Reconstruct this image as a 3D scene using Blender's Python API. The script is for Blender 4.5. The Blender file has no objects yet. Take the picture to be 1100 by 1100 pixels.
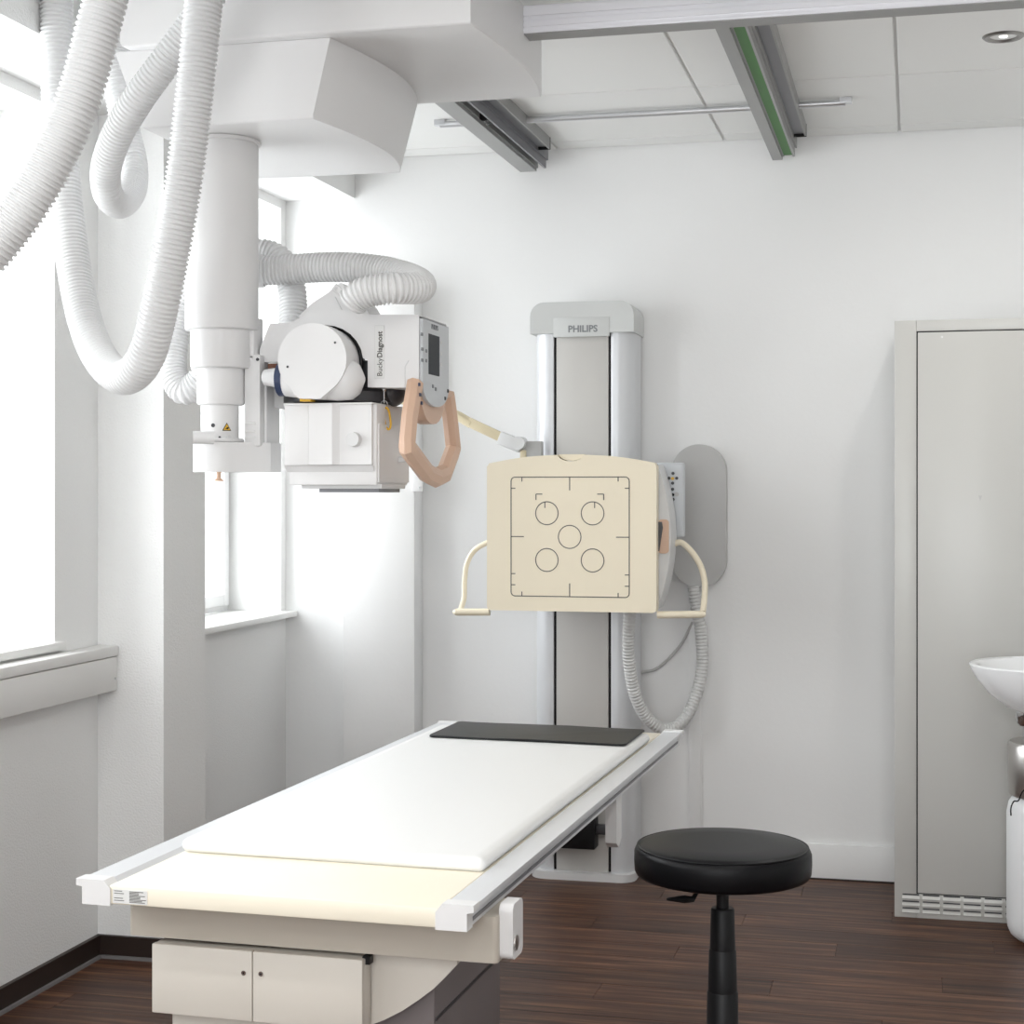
import bpy, bmesh, math, random
from mathutils import Matrix, Vector
random.seed(7)
R = math.radians
scene = bpy.context.scene
COL = scene.collection

# ------------------------------------------------------------------ camera
F = 1780.0                       # focal length in pixels of the 1100 x 1100 frame
TH = math.atan(435 / F)          # camera turned to the left of the room's depth axis
CT, ST = math.cos(TH), math.sin(TH)
EYE = 1.40
cd = bpy.data.cameras.new('camera')
cam = bpy.data.objects.new('camera', cd)
COL.objects.link(cam)
cd.sensor_width = 36
cd.lens = 36 * F / 1100
cd.shift_y = -22 / 1100
cd.clip_start = 0.05
cam.location = (0, 0, EYE)
cam.rotation_euler = (R(90), 0, TH)
scene.camera = cam

# ------------------------------------------------------------------ world, view, lights
w = bpy.data.worlds.new('overcast'); scene.world = w; w.use_nodes = True
w.node_tree.nodes['Background'].inputs[0].default_value = (0.93, 0.97, 1.0, 1)
w.node_tree.nodes['Background'].inputs[1].default_value = 3.2
scene.view_settings.view_transform = 'Standard'
scene.view_settings.look = 'None'
scene.view_settings.gamma = 1
scene.view_settings.use_curve_mapping = False
scene.view_settings.exposure = -0.70

def daylight(name, loc, rot, sx, sy, power, color=(0.95, 0.98, 1.0)):
    l = bpy.data.lights.new(name, 'AREA'); l.shape = 'RECTANGLE'
    l.size, l.size_y = sx, sy; l.energy = power; l.color = color
    o = bpy.data.objects.new(name, l); COL.objects.link(o)
    o.location = loc; o.rotation_euler = rot
    return o
# daylight outside the windows (left wall), plus an added rear window for frontal light
WIN_Y = [(-0.9, 0.5), (1.1, 2.4), (3.0, 4.30), (4.93, 6.04)]
for i, (a, b) in enumerate(WIN_Y):
    daylight('window_and_fill_light', (-2.95, (a + b) / 2, 1.75), (0, R(-90), 0), 1.5, b - a, (45, 50, 65, 50)[i])
daylight('window_and_fill_light', (-0.2, -2.3, 1.75), (R(90), 0, 0), 2.8, 1.5, 125)  # unseen source added behind the camera to brighten front faces

# ------------------------------------------------------------------ pixel rays -> room points
def ray(x, y):
    u = (x - 550) / F; v = (528 - y) / F
    return Vector((-ST + u * CT, CT + u * ST, v))
O = Vector((0, 0, EYE))
def PT(x, y, t): return O + ray(x, y) * t
def PY(x, y, Y): r = ray(x, y); return O + r * (Y / r.y)
def PX(x, y, X): r = ray(x, y); return O + r * (X / r.x)
def PZ(x, y, Z): r = ray(x, y); return O + r * ((Z - EYE) / r.z)

# ------------------------------------------------------------------ materials
def mat(name, col, rough=0.5, metal=0.0, spec=0.5, bump=0.0, bscale=200, coat=0.0, var=0.0, vscale=3.0):
    m = bpy.data.materials.new(name); m.use_nodes = True
    nt = m.node_tree; b = nt.nodes['Principled BSDF']
    b.inputs['Base Color'].default_value = (*col, 1)
    b.inputs['Roughness'].default_value = rough
    b.inputs['Metallic'].default_value = metal
    b.inputs['Specular IOR Level'].default_value = spec
    b.inputs['Coat Weight'].default_value = coat
    tc = nt.nodes.new('ShaderNodeTexCoord')
    if bump:
        n = nt.nodes.new('ShaderNodeTexNoise'); n.inputs['Scale'].default_value = bscale
        n.inputs['Detail'].default_value = 3
        bp = nt.nodes.new('ShaderNodeBump'); bp.inputs['Strength'].default_value = bump
        bp.inputs['Distance'].default_value = 0.004
        nt.links.new(tc.outputs['Object'], n.inputs['Vector'])
        nt.links.new(n.outputs['Fac'], bp.inputs['Height'])
        nt.links.new(bp.outputs['Normal'], b.inputs['Normal'])
    if var:
        n2 = nt.nodes.new('ShaderNodeTexNoise'); n2.inputs['Scale'].default_value = vscale
        n2.inputs['Detail'].default_value = 4
        mx = nt.nodes.new('ShaderNodeMix'); mx.data_type = 'RGBA'
        mx.inputs['A'].default_value = (*[c * (1 - var) for c in col], 1)
        mx.inputs['B'].default_value = (*[min(1, c * (1 + var)) for c in col], 1)
        nt.links.new(tc.outputs['Object'], n2.inputs['Vector'])
        nt.links.new(n2.outputs['Fac'], mx.inputs['Factor'])
        nt.links.new(mx.outputs['Result'], b.inputs['Base Color'])
    return m

def wood_mat():
    m = bpy.data.materials.new('dark_wood_plank'); m.use_nodes = True
    nt = m.node_tree; N = nt.nodes; L = nt.links; b = N['Principled BSDF']
    tc = N.new('ShaderNodeTexCoord'); oi = N.new('ShaderNodeObjectInfo')
    mp = N.new('ShaderNodeMapping'); mp.inputs['Scale'].default_value = (1.8, 42, 1)
    add = N.new('ShaderNodeVectorMath'); add.operation = 'ADD'
    sc = N.new('ShaderNodeVectorMath'); sc.operation = 'SCALE'; sc.inputs['Scale'].default_value = 37
    cmb = N.new('ShaderNodeCombineXYZ')
    L.new(oi.outputs['Random'], cmb.inputs['X']); L.new(oi.outputs['Random'], cmb.inputs['Y'])
    L.new(cmb.outputs[0], sc.inputs[0]); L.new(tc.outputs['Object'], mp.inputs['Vector'])
    L.new(mp.outputs[0], add.inputs[0]); L.new(sc.outputs[0], add.inputs[1])
    n1 = N.new('ShaderNodeTexNoise'); n1.inputs['Scale'].default_value = 1.0
    n1.inputs['Detail'].default_value = 8; n1.inputs['Roughness'].default_value = 0.72
    n1.inputs['Distortion'].default_value = 0.35
    L.new(add.outputs[0], n1.inputs['Vector'])
    cr = N.new('ShaderNodeValToRGB'); e = cr.color_ramp.elements
    e[0].position = 0.34; e[0].color = (0.018, 0.008, 0.005, 1)
    e[1].position = 0.68; e[1].color = (0.23, 0.115, 0.062, 1)
    k = cr.color_ramp.elements.new(0.5); k.color = (0.078, 0.034, 0.020, 1)
    L.new(n1.outputs['Fac'], cr.inputs['Fac'])
    hv = N.new('ShaderNodeHueSaturation')
    mr = N.new('ShaderNodeMapRange'); mr.inputs['To Min'].default_value = 0.78; mr.inputs['To Max'].default_value = 1.2
    L.new(oi.outputs['Random'], mr.inputs['Value']); L.new(mr.outputs[0], hv.inputs['Value'])
    L.new(cr.outputs[0], hv.inputs['Color']); L.new(hv.outputs[0], b.inputs['Base Color'])
    b.inputs['Roughness'].default_value = 0.42
    b.inputs['Specular IOR Level'].default_value = 0.25
    bp = N.new('ShaderNodeBump'); bp.inputs['Strength'].default_value = 0.12; bp.inputs['Distance'].default_value = 0.002
    L.new(n1.outputs['Fac'], bp.inputs['Height']); L.new(bp.outputs[0], b.inputs['Normal'])
    return m

def glass_mat():
    m = bpy.data.materials.new('window_glass'); m.use_nodes = True
    nt = m.node_tree; N = nt.nodes; nt.nodes.remove(N['Principled BSDF'])
    t = N.new('ShaderNodeBsdfTransparent'); g = N.new('ShaderNodeBsdfGlossy'); g.inputs['Roughness'].default_value = 0.02
    mx = N.new('ShaderNodeMixShader'); mx.inputs[0].default_value = 0.05
    nt.links.new(t.outputs[0], mx.inputs[1]); nt.links.new(g.outputs[0], mx.inputs[2])
    nt.links.new(mx.outputs[0], N['Material Output'].inputs[0])
    return m

def emit_mat(name, col, s):
    m = bpy.data.materials.new(name); m.use_nodes = True
    b = m.node_tree.nodes['Principled BSDF']
    b.inputs['Base Color'].default_value = (*col, 1)
    b.inputs['Emission Color'].default_value = (*col, 1); b.inputs['Emission Strength'].default_value = s
    return m

def brushed_mat():
    m = mat('brushed_steel', (0.62, 0.60, 0.58), 0.3, 1.0)
    return m

K = {}
K['plaster'] = mat('white_plaster', (0.86, 0.86, 0.85), 0.6, bump=0.55, bscale=170, spec=0.3)
K['backwall'] = mat('satin_white_wall', (0.87, 0.87, 0.865), 0.5, bump=0.12, bscale=60, spec=0.25)
K['tile'] = mat('ceiling_tile', (0.83, 0.83, 0.815), 0.8, bump=0.1, bscale=400, spec=0.2)
K['tilegap'] = mat('ceiling_joint', (0.76, 0.76, 0.75), 0.8)
K['wood'] = wood_mat()
K['subfloor'] = mat('floor_joint', (0.012, 0.007, 0.005), 0.7)
K['skirt'] = mat('dark_skirting', (0.022, 0.012, 0.009), 0.45)
K['strip'] = mat('grey_floor_strip', (0.20, 0.19, 0.19), 0.5)
K['upvc'] = mat('white_window_frame', (0.88, 0.88, 0.88), 0.35)
K['glass'] = glass_mat()
K['sill'] = mat('white_sill', (0.82, 0.82, 0.80), 0.4)
K['duct'] = mat('white_cable_duct', (0.80, 0.79, 0.77), 0.45)
K['shell'] = mat('white_equipment_shell', (0.76, 0.755, 0.755), 0.38, spec=0.45)
K['shellg'] = mat('light_grey_equipment_shell', (0.68, 0.68, 0.68), 0.4)
K['hose'] = mat('white_ribbed_hose', (0.74, 0.74, 0.74), 0.4, spec=0.4)
K['hoseg'] = mat('grey_ribbed_hose', (0.66, 0.66, 0.65), 0.4)
K['alu'] = mat('anodised_aluminium', (0.72, 0.73, 0.75), 0.33, 0.85)
K['alul'] = mat('silver_painted_extrusion', (0.69, 0.70, 0.72), 0.36, 0.2)
K['bridge'] = mat('pale_bridge_extrusion', (0.84, 0.84, 0.88), 0.35, 0.1)
K['railgrey'] = mat('grey_ceiling_rail', (0.33, 0.33, 0.325), 0.45, 0.2)
K['raildark'] = mat('dark_rail_channel', (0.10, 0.10, 0.11), 0.45, 0.3)
K['railmid'] = mat('mid_grey_rail_channel', (0.22, 0.22, 0.235), 0.45, 0.3)
K['green'] = mat('green_rail_strip', (0.035, 0.20, 0.018), 0.5)
K['black'] = mat('black_plastic', (0.006, 0.006, 0.007), 0.45, spec=0.3)
K['dark'] = mat('dark_grey_plastic', (0.045, 0.045, 0.05), 0.4)
K['navy'] = mat('navy_ring', (0.03, 0.045, 0.10), 0.4)
K['orange'] = mat('orange_seal', (0.12, 0.035, 0.01), 0.5)
K['tan'] = mat('tan_grip_plastic', (0.66, 0.45, 0.33), 0.42, spec=0.4)
K['cream'] = mat('cream_plastic', (0.85, 0.765, 0.60), 0.38, spec=0.4)
K['creamd'] = mat('cream_arm_plastic', (0.70, 0.61, 0.42), 0.45)
K['print'] = mat('grey_print', (0.10, 0.095, 0.085), 0.6)
K['silverprint'] = mat('silver_grey_print', (0.22, 0.23, 0.24), 0.5)
K['tabletop'] = mat('ivory_laminate', (0.88, 0.815, 0.68), 0.35, spec=0.4)
K['mattress'] = mat('white_vinyl', (0.80, 0.80, 0.79), 0.42, spec=0.4, bump=0.05, bscale=25)
K['mat'] = mat('black_rubber_mat', (0.014, 0.015, 0.016), 0.4, bump=0.08, bscale=30, spec=0.25)
K['pedestal'] = mat('beige_grey_panel', (0.66, 0.62, 0.56), 0.45)
K['frame'] = mat('beige_grey_shaded_frame', (0.52, 0.475, 0.41), 0.45)  # darkened to carry part of the tabletop's shade in its colour
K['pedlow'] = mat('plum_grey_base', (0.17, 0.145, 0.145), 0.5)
K['cabinet'] = mat('pale_grey_enamel', (0.58, 0.575, 0.55), 0.3, spec=0.5)
K['leather'] = mat('black_vinyl', (0.004, 0.004, 0.005), 0.38, spec=0.18, bump=0.06, bscale=300)
K['ceramic'] = mat('white_ceramic', (0.88, 0.89, 0.90), 0.12, coat=0.3)
K['chrome'] = mat('chrome', (0.75, 0.76, 0.77), 0.12, 1.0)
K['trimring'] = mat('satin_nickel', (0.26, 0.25, 0.24), 0.35, 0.9)
K['steel'] = brushed_mat()
K['bin'] = mat('white_bin_plastic', (0.85, 0.86, 0.87), 0.35)
K['yellow'] = mat('yellow_plastic', (0.72, 0.42, 0.03), 0.4)
K['lampglow'] = emit_mat('lamp_reflector', (1.0, 0.97, 0.92), 2.0)
K['standgrey'] = mat('light_grey_stand_cap', (0.60, 0.61, 0.60), 0.4)
K['standpanel'] = mat('warm_grey_stand_panel', (0.58, 0.565, 0.54), 0.45)
K['panelgrey'] = mat('cool_grey_keypad', (0.58, 0.60, 0.62), 0.4)
K['screen'] = mat('dark_display', (0.012, 0.015, 0.022), 0.45, spec=0.2)
K['oval'] = mat('grey_wall_cover', (0.50, 0.495, 0.485), 0.38)
K['sticker'] = mat('white_sticker', (0.75, 0.75, 0.74), 0.4)

# ------------------------------------------------------------------ mesh helpers
WM = {}                                    # world matrices of things
def catmull(pts, n=14, closed=False):
    P = [Vector(p) for p in pts]; out = []
    m = len(P)
    rng = range(m if closed else m - 1)
    for i in rng:
        if closed: a, b, c, d = P[(i - 1) % m], P[i], P[(i + 1) % m], P[(i + 2) % m]
        else:
            b, c = P[i], P[i + 1]
            a = P[i - 1] if i else b * 2 - c
            d = P[i + 2] if i + 2 < m else c * 2 - b
        for k in range(n):
            t = k / n
            out.append(0.5 * ((2 * b) + (c - a) * t + (2 * a - 5 * b + 4 * c - d) * t * t + (3 * b - a - 3 * c + d) * t ** 3))
    if not closed: out.append(P[-1])
    return out
def resample(pts, step):
    L = [0]
    for a, b in zip(pts, pts[1:]): L.append(L[-1] + (b - a).length)
    n = max(2, round(L[-1] / step)); out = []; j = 0
    for i in range(n + 1):
        s = L[-1] * i / n
        while j < len(L) - 2 and L[j + 1] < s: j += 1
        d = L[j + 1] - L[j]
        out.append(pts[j].lerp(pts[j + 1], (s - L[j]) / d if d else 0))
    return out

class MB:
    def __init__(s): s.bm = bmesh.new()
    def _add(s, t, bev=0, seg=2, angle=None):
        if bev:
            ed = list(t.edges)
            if angle: ed = [e for e in ed if len(e.link_faces) == 2 and e.calc_face_angle(0) > angle]
            bmesh.ops.bevel(t, geom=ed, offset=bev, segments=seg, profile=0.5, affect='EDGES', clamp_overlap=True)
        bmesh.ops.recalc_face_normals(t, faces=t.faces)
        me = bpy.data.meshes.new('t'); t.to_mesh(me); t.free()
        s.bm.from_mesh(me); bpy.data.meshes.remove(me)
        return s
    def box(s, x0, x1, y0, y1, z0, z1, bev=0, seg=2, mtx=None):
        t = bmesh.new(); bmesh.ops.create_cube(t, size=1)
        for v in t.verts:
            v.co = Vector((x0 + (v.co.x + .5) * (x1 - x0), y0 + (v.co.y + .5) * (y1 - y0), z0 + (v.co.z + .5) * (z1 - z0)))
        if mtx: t.transform(mtx)
        return s._add(t, bev, seg)
    def prism(s, pts, axis, a0, a1, bev=0, seg=2):
        t = bmesh.new()
        def mk(p, a): return {'x': (a, p[0], p[1]), 'y': (p[0], a, p[1]), 'z': (p[0], p[1], a)}[axis]
        A = [t.verts.new(mk(p, a0)) for p in pts]; B = [t.verts.new(mk(p, a1)) for p in pts]
        t.faces.new(A); t.faces.new(B[::-1]); n = len(pts)
        for i in range(n): t.faces.new((A[i], B[i], B[(i + 1) % n], A[(i + 1) % n]))
        return s._add(t, bev, seg, R(28))
    def loft(s, rings, cap=True):
        t = bmesh.new(); V = [[t.verts.new(p) for p in r] for r in rings]; n = len(rings[0])
        for a, b in zip(V, V[1:]):
            for i in range(n): t.faces.new((a[i], a[(i + 1) % n], b[(i + 1) % n], b[i]))
        if cap: t.faces.new(V[0]); t.faces.new(V[-1][::-1])
        return s._add(t)
    def tube(s, pts, r, n=12, closed=False, cap=True, rfun=None, rx=None):
        P = [Vector(p) for p in pts]; m = len(P); rings = []
        up = None
        for i, p in enumerate(P):
            if closed: d = P[(i + 1) % m] - P[i - 1]
            else: d = P[min(i + 1, m - 1)] - P[max(i - 1, 0)]
            d.normalize()
            if up is None:
                up = Vector((0, 0, 1)) if abs(d.z) < .9 else Vector((0, 1, 0))
            up = (up - d * up.dot(d)).normalized(); sd = d.cross(up)
            rr = rfun(i) if rfun else r
            r2 = rr * (rx or 1)
            rings.append([p + up * (math.cos(2 * math.pi * k / n) * rr) + sd * (math.sin(2 * math.pi * k / n) * r2) for k in range(n)])
        if closed: rings.append(rings[0])
        return s.loft(rings, cap and not closed)
    def cyl(s, p0, p1, r, r1=None, n=28):
        p0, p1 = Vector(p0), Vector(p1); r1 = r if r1 is None else r1
        return s.tube([p0, p1], r, n, rfun=lambda i: (r, r1)[i])
    def hose(s, pts, r, pitch=0.0105, n=20):
        P = resample(catmull(pts), pitch / 4)
        prof = (1.0, 1.0, 0.88, 0.88)
        return s.tube(P, r, n, rfun=lambda i: r * prof[i % 4])
    def lathe(s, prof, c, n=40, mtx=None):
        t = bmesh.new(); V = []
        for (r, z) in prof:
            if r < 1e-5: V.append([t.verts.new((c[0], c[1], z))])
            else: V.append([t.verts.new((c[0] + r * math.cos(2 * math.pi * k / n), c[1] + r * math.sin(2 * math.pi * k / n), z)) for k in range(n)])
        for a, b in zip(V, V[1:]):
            for i in range(n):
                j = (i + 1) % n
                if len(a) == 1 and len(b) == 1: continue
                if len(a) == 1: t.faces.new((a[0], b[j], b[i]))
                elif len(b) == 1: t.faces.new((a[i], a[j], b[0]))
                else: t.faces.new((a[i], a[j], b[j], b[i]))
        if mtx: t.transform(mtx)
        return s._add(t)
    def ball(s, c, rx, ry, rz, n=20):
        t = bmesh.new(); bmesh.ops.create_uvsphere(t, u_segments=n, v_segments=n // 2, radius=1)
        for v in t.verts: v.co = Vector((c[0] + v.co.x * rx, c[1] + v.co.y * ry, c[2] + v.co.z * rz))
        return s._add(t)
    def text(s, body, size, mtx, extrude=0.0006, bold=0.0, align='CENTER'):
        cu = bpy.data.curves.new('t', 'FONT'); cu.body = body; cu.size = size; cu.extrude = extrude
        cu.offset = bold; cu.align_x = align; cu.align_y = 'CENTER'; cu.resolution_u = 3
        o = bpy.data.objects.new('t', cu); COL.objects.link(o)
        bpy.context.view_layer.update()
        me = bpy.data.meshes.new_from_object(o.evaluated_get(bpy.context.evaluated_depsgraph_get()))
        s.width = max(v.co.x for v in me.vertices) if len(me.vertices) else 0
        me.transform(mtx); s.bm.from_mesh(me)
        bpy.data.objects.remove(o); bpy.data.curves.remove(cu); bpy.data.meshes.remove(me)
        return s
    def build(s, name, material, parent=None, local=False, angle=35):
        me = bpy.data.meshes.new(name)
        if parent is not None and not local: s.bm.transform(WM[parent.name].inverted())
        s.bm.to_mesh(me); s.bm.free()
        me.materials.append(K[material] if isinstance(material, str) else material)
        me.polygons.foreach_set('use_smooth', [True] * len(me.polygons))
        me.set_sharp_from_angle(angle=R(angle))
        o = bpy.data.objects.new(name, me); COL.objects.link(o)
        if parent is not None:
            o.parent = parent; WM[o.name] = WM[parent.name]
        else: WM[o.name] = Matrix()
        return o

def tag(o, label, cat, group=None):
    o['label'] = label; o['category'] = cat
    if group: o['group'] = group
    return o
def thing(name, label, cat, loc, rz=0, group=None):
    o = bpy.data.objects.new(name, None); COL.objects.link(o)
    o.location = loc; o.rotation_euler = (0, 0, rz); o.empty_display_size = 0.1
    WM[o.name] = Matrix.Translation(loc) @ Matrix.Rotation(rz, 4, 'Z')
    return tag(o, label, cat, group)
def struct(o): o['kind'] = 'structure'; return o
def origin_to_base(o):
    """move a single-mesh thing's origin to the middle of its bottom"""
    me = o.data; xs = [v.co for v in me.vertices]
    c = Vector(((min(v.x for v in xs) + max(v.x for v in xs)) / 2, (min(v.y for v in xs) + max(v.y for v in xs)) / 2, min(v.z for v in xs)))
    me.transform(Matrix.Translation(-c)); o.location = c; WM[o.name] = Matrix.Translation(c)
    return o
def rrect(x0, x1, y0, y1, r, n=5):
    out = []
    for cx, cy, a in ((x1 - r, y0 + r, -90), (x1 - r, y1 - r, 0), (x0 + r, y1 - r, 90), (x0 + r, y0 + r, 180)):
        for k in range(n + 1):
            t = R(a + 90 * k / n); out.append((cx + r * math.cos(t), cy + r * math.sin(t)))
    return out
def xz(p): return (p.x, p.z)
def yz(p): return (p.y, p.z)
ROTX = Matrix.Rotation(R(90), 4, 'X')       # text standing up, facing -Y

# ------------------------------------------------------------------ room dimensions
BW = 6.09            # back wall
CH = 2.685           # ceiling
XW = -2.40           # window wall inside face
XP = -2.185          # face of the pier between the windows
PY0, PY1 = 4.559, 4.857
XG = -2.62           # window glazing plane
XR = 0.74            # short wall at the right
XRR, YF = 2.3, -2.0  # far right wall and wall behind the photographer

# floor: slab and planks
floor = struct(MB().box(-2.8, XRR + .3, YF - .3, BW + .3, -0.12, -0.006).build('floor', 'subfloor'))
PLW, PLL = 0.145, 1.25
pl_meshes = {}
y = BW; row = 0
while y > 0.9:
    off = (row * 0.47) % PLL
    x = -2.42 - off
    while x < XRR:
        x0, x1 = max(x, -2.42), min(x + PLL, XRR)
        if x1 - x0 > 0.05:
            key = round(x1 - x0, 3)
            if key not in pl_meshes:
                o = MB().box(-(x1 - x0) / 2 + .0008, (x1 - x0) / 2 - .0008, -PLW / 2 + .0008, PLW / 2 - .0008, -0.006, 0.0).build('plank', 'wood', floor, local=True)
                pl_meshes[key] = o.data
            else:
                o = bpy.data.objects.new('plank', pl_meshes[key]); COL.objects.link(o); o.parent = floor
            o.location = ((x0 + x1) / 2, y - PLW / 2, 0)
        x += PLL
    y -= PLW; row += 1
# the boards go on behind the photographer
rest = MB().box(-2.42, XRR, YF, y, -0.006, 0.0).build('plank', 'wood', floor, local=True)

# ceiling: slab and tiles
ceiling = struct(MB().box(-2.8, XRR + .3, YF - .3, BW + .3, CH + 0.008, CH + 0.15).build('ceiling', 'tilegap'))
TX, TY = 0.624, 0.712
tile_me = {}
j = 0
ys = [BW, 5.958]
while ys[-1] > YF: ys.append(ys[-1] - TY)
xs = [-0.06 + TX * k for k in range(-4, 5)]
for yb, ya in zip(ys, ys[1:]):
    for xa, xb in zip(xs, xs[1:]):
        xa2, xb2 = max(xa, -2.5), min(xb, XRR)
        key = (round(xb2 - xa2, 3), round(yb - ya, 3))
        if key not in tile_me:
            hx, hy = key[0] / 2 - .005, key[1] / 2 - .005
            o = MB().box(-hx, hx, -hy, hy, 0, 0.012, bev=0.002, seg=1).build('ceiling_tile', 'tile', ceiling, local=True)
            tile_me[key] = o.data
        else:
            o = bpy.data.objects.new('ceiling_tile', tile_me[key]); COL.objects.link(o); o.parent = ceiling
        o.location = ((xa2 + xb2) / 2, (ya + yb) / 2, CH)

# walls
struct(MB().box(-2.8, XRR, BW, BW + .25, 0, CH + .1).build('wall_back', 'backwall'))
wl = MB()
XO = -2.78
SILL = 0.945
for (a, b) in WIN_Y[:3]:
    wl.box(XO, XW, a, b, 0, SILL); wl.box(XO, XW, a, b, 2.50, CH)
wl.box(XO, XW, YF, WIN_Y[0][0], 0, CH); wl.box(XO, XW, WIN_Y[0][1], WIN_Y[1][0], 0, CH)
wl.box(XO, XW, WIN_Y[1][1], WIN_Y[2][0], 0, CH); wl.box(XO, XW, WIN_Y[2][1], PY0, 0, CH)
a, b = WIN_Y[3]
wl.box(XO, XW, PY1, BW, 0, 0.915); wl.box(XO, XW, PY1, a, 0.915, CH); wl.box(XO, XW, b, BW, 0.915, CH); wl.box(XO, XW, a, b, 2.50, CH)
struct(wl.build('wall_left', 'plaster'))
struct(MB().box(XO, XP, PY0, PY1, 0, CH).build('wall_pier', 'plaster'))
struct(MB().box(XW - .05, -2.115, YF, BW, 2.535, CH).build('trim_1', 'plaster'))     # soffit beam over the windows
struct(MB().box(XR, XR + .12, 3.9, BW, 0, CH).box(XR, XRR, 3.9, 4.02, 0, CH).box(XRR, XRR + .2, YF, 4.02, 0, CH).build('wall_right', 'plaster'))
struct(MB().box(XO, -1.6, YF - .2, YF, 0, CH).box(1.2, XRR, YF - .2, YF, 0, CH).box(-1.6, 1.2, YF - .2, YF, 0, .95).box(-1.6, 1.2, YF - .2, YF, 2.5, CH).build('wall_front', 'plaster'))

# skirtings
bs = MB()
bs.box(XW, XW + .014, YF, PY0, 0, .066); bs.box(XW, XP, PY0 - .014, PY0, 0, .066); bs.box(XP, XP + .014, PY0 - .014, PY1 + .014, 0, .066)
bs.box(XW, XP, PY1, PY1 + .014, 0, .066); bs.box(XW, XW + .014, PY1, BW, 0, .066)
bl = struct(bs.build('baseboard_left', 'skirt'))
st = MB()
st.box(XW + .014, XW + .024, YF, PY0 - .014, 0, .009); st.box(XW + .014, XP + .024, PY0 - .024, PY0 - .014, 0, .009)
st.build('floor_strip', 'strip', bl)
bb = MB().box(-0.80, XR, BW - .016, BW, 0.004, 0.128, bev=.003).build('baseboard_back', 'backwall'); struct(bb)
MB().box(-0.80, XR, BW - .02, BW - .001, 0, 0.005).build('dark_floor_line', 'skirt', bb)  # thin dark strip along the foot of the back baseboard

# windows
def window(n, a, b, z0, z1, plane, axis='x'):
    """frame, two sashes with panes and an inside board; plane = room-side face of the frame"""
    def bx(m, u0, u1, w0, w1, d0, d1, bev=.004):
        if axis == 'x': m.box(plane - d1, plane - d0, u0, u1, w0, w1, bev=bev)
        else: m.box(u0, u1, plane - d1, plane - d0, w0, w1, bev=bev)
    m = MB(); fw = .034
    bx(m, a, a + fw, z0, z1, 0, .07); bx(m, b - fw, b, z0, z1, 0, .07); bx(m, a + fw, b - fw, z0, z0 + fw, 0, .07); bx(m, a + fw, b - fw, z1 - fw, z1, 0, .07)
    root = struct(m.build('window_%d' % n, 'upvc'))
    mid = (a + b) / 2
    for (p, q) in ((a + fw - .012, mid - .001), (mid + .001, b - fw + .012)):
        s = MB(); sw = .045; lo, hi = z0 + fw - .012, z1 - fw + .012
        bx(s, p, p + sw, lo, hi, -.014, .05); bx(s, q - sw, q, lo, hi, -.014, .05); bx(s, p + sw, q - sw, lo, lo + sw, -.014, .05); bx(s, p + sw, q - sw, hi - sw, hi, -.014, .05)
        sash = s.build('sash', 'upvc', root)
        g = MB(); bx(g, p + sw - .01, q - sw + .01, lo + sw - .01, hi - sw + .01, .018, .024, 0); g.build('pane', 'glass', sash)
    h = MB(); bx(h, mid - .012, mid + .012, 1.62, 1.72, -.028, -.014); bx(h, mid - .009, mid + .009, 1.56, 1.70, -.045, -.03); h.build('window_handle', 'chrome', root)
    return root
w1 = window(1, *WIN_Y[2], SILL, 2.50, XG)
MB().box(XG, XW + .02, WIN_Y[2][0] - .02, 4.335, SILL, SILL + .024, bev=.004).build('window_board', 'sill', w1)
w2 = window(2, *WIN_Y[3], 0.935, 2.50, XG)
MB().box(XG, XW + .05, PY1, BW, .912, .935, bev=.004).build('window_board', 'sill', w2)
for k in (0, 1):
    wk = window(3 + k, *WIN_Y[k], SILL, 2.50, XG)
    MB().box(XG, XW + .02, WIN_Y[k][0], WIN_Y[k][1], SILL, SILL + .024, bev=.004).build('window_board', 'sill', wk)
window(5, -1.6, 1.2, .95, 2.5, YF, 'y')  # unseen rear window, added to let in frontal light

# cable duct under the near window
dct = thing('cable_duct', 'white boxed cable duct running along the wall below the left window', 'cable duct', (XW + .035, 3.0, .80))
MB().box(XW, XW + .066, 0.9, PY0 - .002, .803, .905, bev=.003).build('duct_body', 'duct', dct)
MB().box(XW, XW + .070, 0.9, PY0 - .002, .907, .938, bev=.004).build('duct_lid', 'duct', dct)
MB().cyl((XW + .066, PY0 - .02, .84), (XW + .07, PY0 - .02, .84), .004, n=10).build('screw', 'chrome', dct)

# pipe casing in the corner of the back wall
cs = thing('pipe_casing', 'tall narrow white casing standing against the back wall beside the window niche', 'wall casing', (-1.99, BW - .06, 0))
cx0, cx1 = -2.125, -1.84
MB().box(cx0, cx1, BW - .11, BW - .001, 0, 2.19, bev=.004).build('casing_body', 'backwall', cs)
p0, p1 = PY(443, 490, BW - .113), PY(455, 528, BW - .113)
MB().box(p0.x, p1.x, BW - .122, BW - .11, p1.z, p0.z, bev=.002).build('mounting_plate', 'shell', cs)
MB().cyl((p1.x - .012, BW - .125, p1.z + .015), (p1.x - .012, BW - .12, p1.z + .015), .004, n=8).build('screw', 'chrome', cs)

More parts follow.
